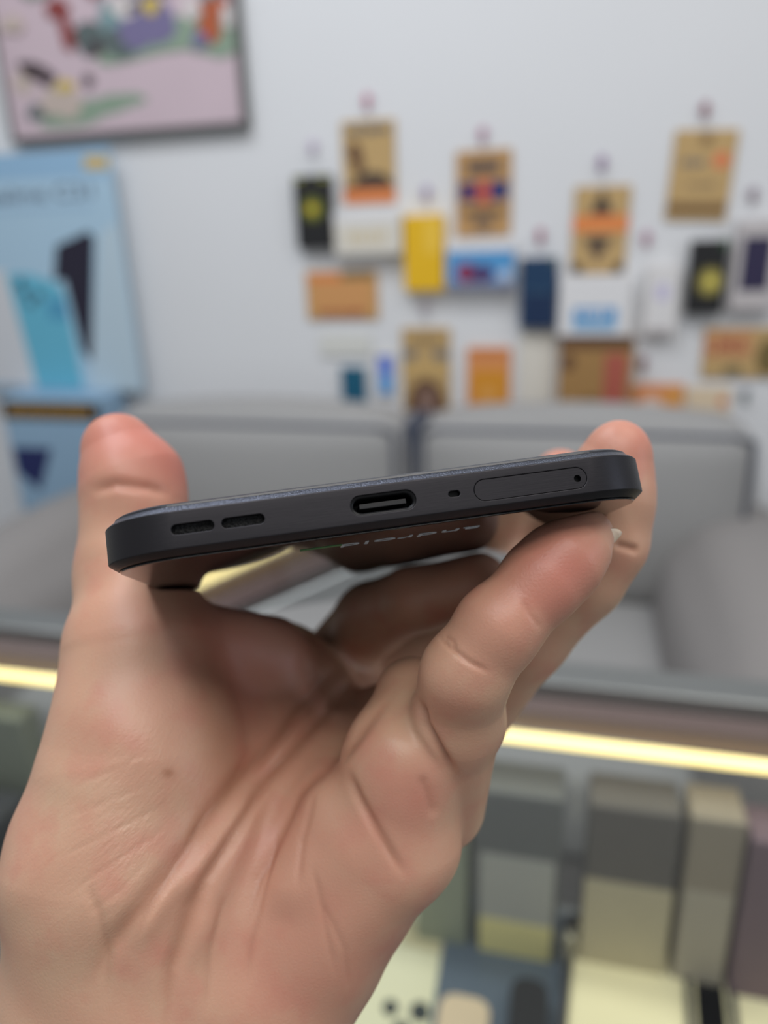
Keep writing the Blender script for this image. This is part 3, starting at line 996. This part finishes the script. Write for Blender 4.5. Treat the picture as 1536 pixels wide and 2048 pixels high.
#          px    py    depth  radius (mm)
THUMB = [(P(290, 1520, 127), 15.2), (P(276, 1295, 132), 11.6), (P(268, 1150, 138), 9.6), (P(270, 1010, 141), 8.9), (P(262, 955, 142), 8.4), (P(236, 893, 143), 6.3)]
INDEX = [(P(600, 1410, 186), 10), (P(650, 1340, 186), 8.6), (P(745, 1235, 171), 7.8), (P(845, 1192, 157), 7.0), (P(955, 1172, 151), 6.6)]
MIDDLE = [(P(720, 1392, 188), 12), (P(880, 1312, 198), 11.0), (P(1120, 1160, 194), 8.2), (P(1145, 1065, 182), 7.4), (P(1118, 952, 173), 6.0)]
RING = [(P(840, 1500, 152), 9), (P(935, 1408, 146), 8.4), (P(1048, 1275, 138), 7.7), (P(1160, 1152, 133), 7.3), (P(1209, 1082, 131), 7.0), (P(1219, 1000, 130), 6.9), (P(1224, 950, 130), 6.5), (P(1238, 903, 129), 5.4)]
PINKY = [(P(866, 1590, 130), 9.4), (P(914, 1440, 116), 7.1), (P(929, 1348, 110), 6.4), (P(998, 1256, 109), 6.1), (P(1083, 1162, 110), 5.9), (P(1128, 1117, 111), 5.6), (P(1161, 1084, 112), 4.5), (P(1173, 1069, 112.5), 3.4)]


def hand_sdf(p):
    d = seg(p, P(270, 1960, 127), P(590, 1410, 180), 16, 10.5)
    for a, b, ra, rb in ((P(350, 1990, 127), P(700, 1430, 174), 17, 10), (P(430, 1990, 127), P(790, 1470, 152), 17, 10.5), (P(500, 1960, 127), P(830, 1560, 134), 16, 9.5)):
        d = smin(d, seg(p, a, b, ra, rb), 9)
    # wrist and forearm, running out of the frame
    d = smin(d, seg(p, P(262, 2000, 127), np.array([-44.0, -228.0, 100.0]), 19, 20), 8)
    d = smin(d, seg(p, P(385, 1990, 127), np.array([-28.0, -228.0, 100.0]), 19, 20), 8)
    # palm padding, filling the hollow
    d = smin(d, seg(p, P(420, 1880, 124), P(590, 1560, 138), 12, 11), 9)
    d = smin(d, seg(p, P(400, 1700, 130), P(500, 1400, 153), 13, 12), 12)
    d = smin(d, seg(p, P(500, 1400, 153), P(640, 1410, 176), 11, 10.5), 12)
    # thenar mound
    t = smin(seg(p, P(262, 1960, 126), P(262, 1720, 125), 18.0, 17.6), seg(p, P(262, 1720, 125), P(285, 1480, 128), 17.6, 14.8), 8)
    d = smin(d, t, 7)
    # web between thumb and index
    d = smin(d, seg(p, P(330, 1350, 140), P(560, 1362, 160), 12, 10), 10)
    d = smin(d, seg(p, P(322, 1266, 135), P(545, 1306, 146), 6.0, 6.0), 6)
    # hypothenar mound
    h = seg(p, P(540, 1940, 124), P(735, 1680, 122), 14, 12.5)
    d = smin(d, h, 6)
    # pad under the little finger
    h = smin(seg(p, P(832, 1400, 126), P(800, 1530, 119), 6.8, 8.4), seg(p, P(800, 1530, 119), P(800, 1680, 120), 8.4, 9.5), 4)
    d = smin(d, h, 2.6)
    parts = [smin(d, chain(p, THUMB, 4), 5), smin(d, chain(p, INDEX, 3), 5), smin(d, chain(p, MIDDLE, 3), 5),
             smin(d, chain(p, RING, 2.5), 5), smin(d, chain(p, PINKY, 2.0), 1.6)]
    o = parts[0]
    for q in parts[1:]:
        o = smin(o, q, 0.6)
    # flesh flattens against the phone
    q = p - PC
    lx, ly, lz = q @ u_, q @ v_, q @ w_
    bx = np.stack([np.abs(lx) - (PW / 2 - 2.4), np.abs(ly - PL / 2) - (PL / 2 - 2.4), np.abs(lz) - (PT / 2 - 2.0)], 1)
    box = np.linalg.norm(np.maximum(bx, 0), axis=1) + np.minimum(bx.max(1), 0) - 2.15
    return smax(o, -box, 0.5)


def surface_nets(fn, lo, hi, h):
    ax = [np.arange(lo[i], hi[i] + h, h) for i in range(3)]
    nx, ny, nz_ = map(len, ax)
    V = np.empty((nx, ny, nz_), np.float32)
    Y, Z = np.meshgrid(ax[1], ax[2], indexing='ij')
    for i, x in enumerate(ax[0]):
        V[i] = fn(np.stack([np.full(Y.size, x), Y.ravel(), Z.ravel()], 1)).reshape(Y.shape)
    sgn = V < 0
    cnt = np.zeros((nx - 1, ny - 1, nz_ - 1), np.int32)
    pos = np.zeros((nx - 1, ny - 1, nz_ - 1, 3), np.float32)
    corners = [(i, j, k) for i in (0, 1) for j in (0, 1) for k in (0, 1)]
    sl = lambda c: (slice(c[0], nx - 1 + c[0]), slice(c[1], ny - 1 + c[1]), slice(c[2], nz_ - 1 + c[2]))
    for a in corners:
        for axis in range(3):
            if a[axis] == 0:
                b = list(a); b[axis] = 1
                va, vb = V[sl(a)], V[sl(b)]
                m = (va < 0) != (vb < 0)
                t = np.where(m, va / np.where(m, va - vb, 1), 0)
                for c in range(3):
                    pos[..., c] += np.where(m, a[c] + (t if c == axis else 0), 0)
                cnt += m
    act = cnt > 0
    idx = -np.ones(cnt.shape, np.int64)
    idx[act] = np.arange(act.sum())
    I = np.argwhere(act)
    verts = (I + pos[act] / cnt[act][:, None]) * h + np.array([a[0] for a in ax])
    quads = []
    for axis in range(3):
        o = [(1, 2), (2, 0), (0, 1)][axis]
        s0 = [slice(1, -1)] * 3
        s0[axis] = slice(0, -1)
        s1 = list(s0)
        s1[axis] = slice(1, None)
        A, B = sgn[tuple(s0)], sgn[tuple(s1)]
        off = np.array([0 if k == axis else 1 for k in range(3)])
        for flip, M in ((False, A & ~B), (True, ~A & B)):
            e = np.argwhere(M) + off
            def cell(da, db):
                c = e.copy(); c[:, o[0]] += da; c[:, o[1]] += db
                return idx[c[:, 0], c[:, 1], c[:, 2]]
            q = np.stack([cell(-1, -1), cell(0, -1), cell(0, 0), cell(-1, 0)], 1)
            quads.append(q[:, ::-1] if flip else q)
    return verts, np.concatenate(quads)


def grad(fn, p, e=0.05):
    g = np.stack([fn(p + np.eye(3)[i] * e) - fn(p - np.eye(3)[i] * e) for i in range(3)], 1)
    return g / np.maximum(np.linalg.norm(g, axis=1)[:, None], 1e-9)


# creases and ridges: polylines as seen from the front, (points, depth mm, width mm)
CREASES = [
    ([(720, 1290), (590, 1420), (480, 1560), (330, 1750), (215, 1900), (150, 2010)], 0.9, 1.5),
    ([(760, 1300), (640, 1440), (530, 1560), (400, 1760), (340, 1940), (325, 2100)], 0.8, 1.2),
    ([(800, 1370), (690, 1500), (600, 1600), (520, 1760), (490, 1870)], 0.6, 1.0),
    ([(688, 1530), (715, 1590), (755, 1660), (790, 1720), (815, 1760)], 0.6, 0.7),
    ([(625, 1720), (650, 1850), (675, 1960)], 0.2, 0.5),
    ([(868, 1262), (895, 1290), (940, 1325), (985, 1348)], 0.35, 0.35),
    ([(884, 1268), (905, 1283), (912, 1300)], 0.25, 0.3),
    ([(835, 1385), (850, 1450), (885, 1510), (915, 1555)], 0.9, 0.6),
    ([(840, 1545), (858, 1590), (872, 1640)], 0.3, 0.8),
    ([(560, 1640), (535, 1760), (500, 1900), (490, 1990)], 0.3, 0.5),
    ([(640, 1580), (610, 1680), (600, 1790)], 0.25, 0.5),
    ([(430, 1600), (380, 1690), (290, 1830), (262, 1900)], 0.3, 0.5),
    ([(170, 1760), (200, 1830), (215, 1920), (210, 2010)], 0.25, 0.8),
    ([(640, 1800), (690, 1900), (700, 1990)], 0.15, 0.5),
    ([(450, 1780), (420, 1900), (410, 2040)], 0.25, 0.6),
    ([(120, 1640), (200, 1610), (320, 1560)], 0.06, 0.3),
    ([(110, 1720), (210, 1670), (350, 1600)], 0.08, 0.3),
    ([(130, 1790), (220, 1730), (340, 1650)], 0.08, 0.3),
    ([(160, 1840), (240, 1780), (310, 1710)], 0.07, 0.3),
    ([(150, 1570), (230, 1540), (300, 1500)], 0.06, 0.3),
    ([(175, 985), (230, 968), (300, 975), (350, 990)], 0.5, 1.0),
    ([(1226, 1088), (1245, 1092), (1280, 1102)], 0.6, 0.6),
    ([(1040, 1195), (1060, 1230), (1085, 1262)], 0.15, 0.4),
]
RIDGES = [
    ([(430, 1640), (330, 1790), (250, 1900)], 0.5, 2.6),
    ([(600, 1500), (500, 1640), (420, 1800), (380, 1950)], 1.0, 2.6),
    ([(660, 1520), (590, 1680), (560, 1850)], 0.7, 3.0),
    ([(520, 1560), (440, 1670), (360, 1810)], 0.8, 1.8),
]


def line_field(px, py, scale, lines):
    out = np.zeros(len(px))
    for pts, dep, wid in lines:
        best = np.full(len(px), 1e9)
        L = [0.0]
        for a, b in zip(pts[:-1], pts[1:]):
            L.append(L[-1] + math.dist(a, b))
        tt = np.zeros(len(px))
        for i, (a, b) in enumerate(zip(pts[:-1], pts[1:])):
            ab = np.array(b, float) - a
            t = np.clip(((px - a[0]) * ab[0] + (py - a[1]) * ab[1]) / (ab @ ab), 0, 1)
            dd = np.hypot(px - a[0] - t * ab[0], py - a[1] - t * ab[1])
            m = dd < best
            best = np.where(m, dd, best)
            tt = np.where(m, (L[i] + t * (L[i + 1] - L[i])) / L[-1], tt)
        fade = np.clip(np.minimum(tt, 1 - tt) * 4 + 0.03, 0, 1)
        fade = fade * fade * (3 - 2 * fade)
        mm = best * scale
        out += dep * fade * np.exp(-(mm / wid) ** 2)
    return out


def build_hand():
    verts, quads = surface_nets(hand_sdf, (-75, -252, 76), (66, 26, 208), 1.5)
    for _ in range(3):
        verts = verts - grad(hand_sdf, verts) * hand_sdf(verts)[:, None] * 0.8
    me = bpy.data.meshes.new('hand')
    me.from_pydata([tuple(v) for v in verts], [], [tuple(q) for q in quads])
    o = bpy.data.objects.new('hand', me)
    COL.objects.link(o)
    md = o.modifiers.new('s', 'SUBSURF'); md.levels = 2
    bpy.context.view_layer.update()
    me2 = bpy.data.meshes.new_from_object(o.evaluated_get(bpy.context.evaluated_depsgraph_get()))
    o.modifiers.clear(); o.data = me2
    n = len(me2.vertices)
    p = np.empty(n * 3); me2.vertices.foreach_get('co', p); p = p.reshape(-1, 3)
    for _ in range(2):
        g = grad(hand_sdf, p)
        p = p - g * hand_sdf(p)[:, None] * 0.8
    g = grad(hand_sdf, p, 0.2)
    px = 768 + p[:, 0] / p[:, 2] * FPX
    py = 1024 - p[:, 1] / p[:, 2] * FPX
    vd = p / np.linalg.norm(p, axis=1)[:, None]
    facing = np.clip(-(g * vd).sum(1) * 2.5, 0, 1)
    sc = p[:, 2] / FPX
    disp = (1.4 * line_field(px, py, sc, RIDGES) - 1.15 * line_field(px, py, sc, CREASES)) * facing
    # soft unevenness of the flesh
    disp += 0.25 * np.sin(p[:, 0] * .31 + 1.3 * np.sin(p[:, 1] * .17)) * np.sin(p[:, 1] * .27 + p[:, 2] * .21)
    p = p + g * disp[:, None]
    q = p - PC
    lx, ly, lz = q @ u_, q @ v_, q @ w_
    w = C2W(p)
    me2.vertices.foreach_set('co', w.ravel())
    # skin pigment: how red / how pale the skin is at each point
    def spot(x, y, z, r):
        c = P(x, y, z)
        return np.exp(-(np.linalg.norm(p - c, axis=1) / r) ** 2)
    rd = 0.9 * spot(235, 880, 140, 13) + .8 * spot(330, 950, 142, 8) + .9 * spot(1120, 1130, 106, 8) + .8 * spot(1245, 890, 129, 9) + .7 * spot(1112, 930, 172, 12) \
        + .5 * spot(845, 1590, 110, 5) + .2 * spot(790, 1670, 108, 10) + .75 * spot(430, 1330, 142, 22) + .5 * spot(940, 1140, 160, 16) + .35 * spot(560, 1750, 118, 16) \
        + .3 * spot(640, 1950, 112, 12) + .3 * spot(1010, 1260, 103, 8)
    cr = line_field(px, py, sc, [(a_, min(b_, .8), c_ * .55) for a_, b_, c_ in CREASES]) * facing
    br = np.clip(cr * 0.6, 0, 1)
    lines = np.exp(-((px - 230) / 190) ** 2 - ((py - 1650) / 230) ** 2) * facing
    mole = np.exp(-((np.hypot((px - 336), (py - 1546) * 1.3) / 13) ** 2)) * facing
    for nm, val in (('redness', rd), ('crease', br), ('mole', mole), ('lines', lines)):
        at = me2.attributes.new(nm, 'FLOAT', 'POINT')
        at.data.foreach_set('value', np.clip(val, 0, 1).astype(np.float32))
    for pl in me2.polygons:
        pl.use_smooth = True
    me2.update()
    o.name = 'hand'
    return o


skin = bpy.data.materials.new('skin')
skin.use_nodes = True
nt = skin.node_tree
b = nt.nodes['Principled BSDF']
N, L_ = nt.nodes.new, nt.links.new
tc = N('ShaderNodeTexCoord')


def attr(n_):
    a = N('ShaderNodeAttribute'); a.attribute_name = n_
    return a.outputs['Fac']


def mixc(fac, a, b_, blend='MIX'):
    m = N('ShaderNodeMix'); m.data_type = 'RGBA'; m.blend_type = blend
    for sock, val in ((m.inputs[0], fac), (m.inputs[6], a), (m.inputs[7], b_)):
        if isinstance(val, (tuple, float, int)):
            sock.default_value = val
        else:
            L_(val, sock)
    return m.outputs[2]


def noise(scale, detail=4):
    n_ = N('ShaderNodeTexNoise'); n_.inputs['Scale'].default_value = scale; n_.inputs['Detail'].default_value = detail
    L_(tc.outputs['Object'], n_.inputs['Vector'])
    return n_.outputs['Fac']


def maprange(v, a, b_, c, d):
    m = N('ShaderNodeMapRange')
    L_(v, m.inputs['Value'])
    for k, x in zip(('From Min', 'From Max', 'To Min', 'To Max'), (a, b_, c, d)):
        m.inputs[k].default_value = x
    return m.outputs[0]


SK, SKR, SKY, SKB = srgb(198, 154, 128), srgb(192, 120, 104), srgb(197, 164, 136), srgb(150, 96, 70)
c = mixc(maprange(noise(90), .42, .68, 0, .75), SK, SKY)
c = mixc(maprange(noise(140), .5, .75, 0, .45), c, SKR)
c = mixc(attr('redness'), c, SKR)
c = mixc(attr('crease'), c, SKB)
c = mixc(maprange(attr('mole'), 0, 1, 0, .55), c, srgb(140, 84, 50))
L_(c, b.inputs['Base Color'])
b.inputs['Roughness'].default_value = 0.42
b.inputs['Subsurface Weight'].default_value = 0.18
b.inputs['Subsurface Radius'].default_value = (1.0, 0.35, 0.2)
b.inputs['Subsurface Scale'].default_value = 0.004
b.inputs['Specular IOR Level'].default_value = 0.4
# fine skin lines: stretched noise running across the mound plus a cellular grain
mp = N('ShaderNodeMapping')
mp.vector_type = 'TEXTURE'
L_(tc.outputs['Object'], mp.inputs[0])
mp.inputs['Rotation'].default_value = (0, math.radians(-38), math.radians(14))
mp.inputs['Scale'].default_value = (0.0040, 0.0015, 0.00062)
nn = N('ShaderNodeTexNoise'); nn.inputs['Scale'].default_value = 1.0; nn.inputs['Detail'].default_value = 3
L_(mp.outputs[0], nn.inputs['Vector'])
vo = N('ShaderNodeTexVoronoi'); vo.inputs['Scale'].default_value = 1500; vo.feature = 'DISTANCE_TO_EDGE'
L_(tc.outputs['Object'], vo.inputs['Vector'])
b1 = N('ShaderNodeBump'); b1.inputs['Strength'].default_value = .5; b1.inputs['Distance'].default_value = .00022
ml = N('ShaderNodeMath'); ml.operation = 'MULTIPLY'
L_(nn.outputs['Fac'], ml.inputs[0]); L_(attr('lines'), ml.inputs[1]); L_(ml.outputs[0], b1.inputs['Height'])
b2 = N('ShaderNodeBump'); b2.inputs['Strength'].default_value = .38; b2.inputs['Distance'].default_value = .0001
L_(vo.outputs['Distance'], b2.inputs['Height']); L_(b1.outputs[0], b2.inputs['Normal'])
L_(b2.outputs[0], b.inputs['Normal'])

hand = build_hand()
hand.data.materials.clear()
hand.data.materials.append(skin)
tag(hand, 'left hand of a person, palm up, thumb and fingers gripping the dark smartphone', 'hand')

nailm = mat('fingernail', srgb(232, 208, 184), .25, Subsurface_Weight=.1, Subsurface_Scale=.002)


def nail(tip, base, nrm, half, length, lift=0.0, over=1.5):
    """curved nail plate: tip/base are camera-mm points on the finger axis, nrm points out of the nail"""
    tip, base, nrm = map(lambda a: np.asarray(a, float), (tip, base, nrm))
    ax = tip - base; ax /= np.linalg.norm(ax)
    nrm = nrm - ax * (nrm @ ax); nrm /= np.linalg.norm(nrm)
    sd = np.cross(ax, nrm)
    bm_ = bmesh.new()
    nu, nv = 12, 12
    grid = {}
    for lay in (0, 1):
        for i in range(nu + 1):
            for j in range(nv + 1):
                s_, t_ = -1 + 2 * i / nu, j / nv
                wd = half * (1 - 0.35 * max(0, t_ - .7) ** 2 / .09 * .8) * (0.75 + .25 * min(1, t_ * 4))
                an = s_ * wd / half * 1.0
                q = tip + ax * (-length * (1 - t_) + over) - ax * (s_ * s_ * 1.4 * t_ * t_) + sd * (half * sin(an)) + nrm * (half * (cos(an)) - half * .25 + lift - lay * .35)
                # rests on the skin surface
                grid[lay, i, j] = bm_.verts.new(tuple(C2W(q)[0]))
    for i in range(nu):
        for j in range(nv):
            bm_.faces.new([grid[0, i, j], grid[0, i + 1, j], grid[0, i + 1, j + 1], grid[0, i, j + 1]])
            bm_.faces.new([grid[1, i, j], grid[1, i, j + 1], grid[1, i + 1, j + 1], grid[1, i + 1, j]])
    for i in range(nu):
        for j in (0, nv):
            bm_.faces.new([grid[0, i, j], grid[0, i + 1, j], grid[1, i + 1, j], grid[1, i, j]])
    for j in range(nv):
        for i in (0, nu):
            bm_.faces.new([grid[0, i, j], grid[0, i, j + 1], grid[1, i, j + 1], grid[1, i, j]])
    return obj('fingernail', bm_, nailm, hand, True)


nail(PINKY[-1][0], PINKY[-3][0], (0.75, -0.55, -.5), 3.3, 9.0, lift=1.35, over=3.4)
nail(RING[-1][0], RING[-2][0], (0.8, 0.0, .9), 5.2, 10, lift=1.2, over=3.4)
nail(THUMB[-1][0], THUMB[-2][0], (-1, .2, .9), 6.6, 11, lift=1.2, over=3.0)
nail(MIDDLE[-1][0], MIDDLE[-2][0], (0.5, 0.2, .9), 5.6, 10, lift=1.0, over=3.0)
nail(INDEX[-1][0], INDEX[-2][0], (0.1, -.8, .6), 5.6, 10, lift=1.0, over=3.5)
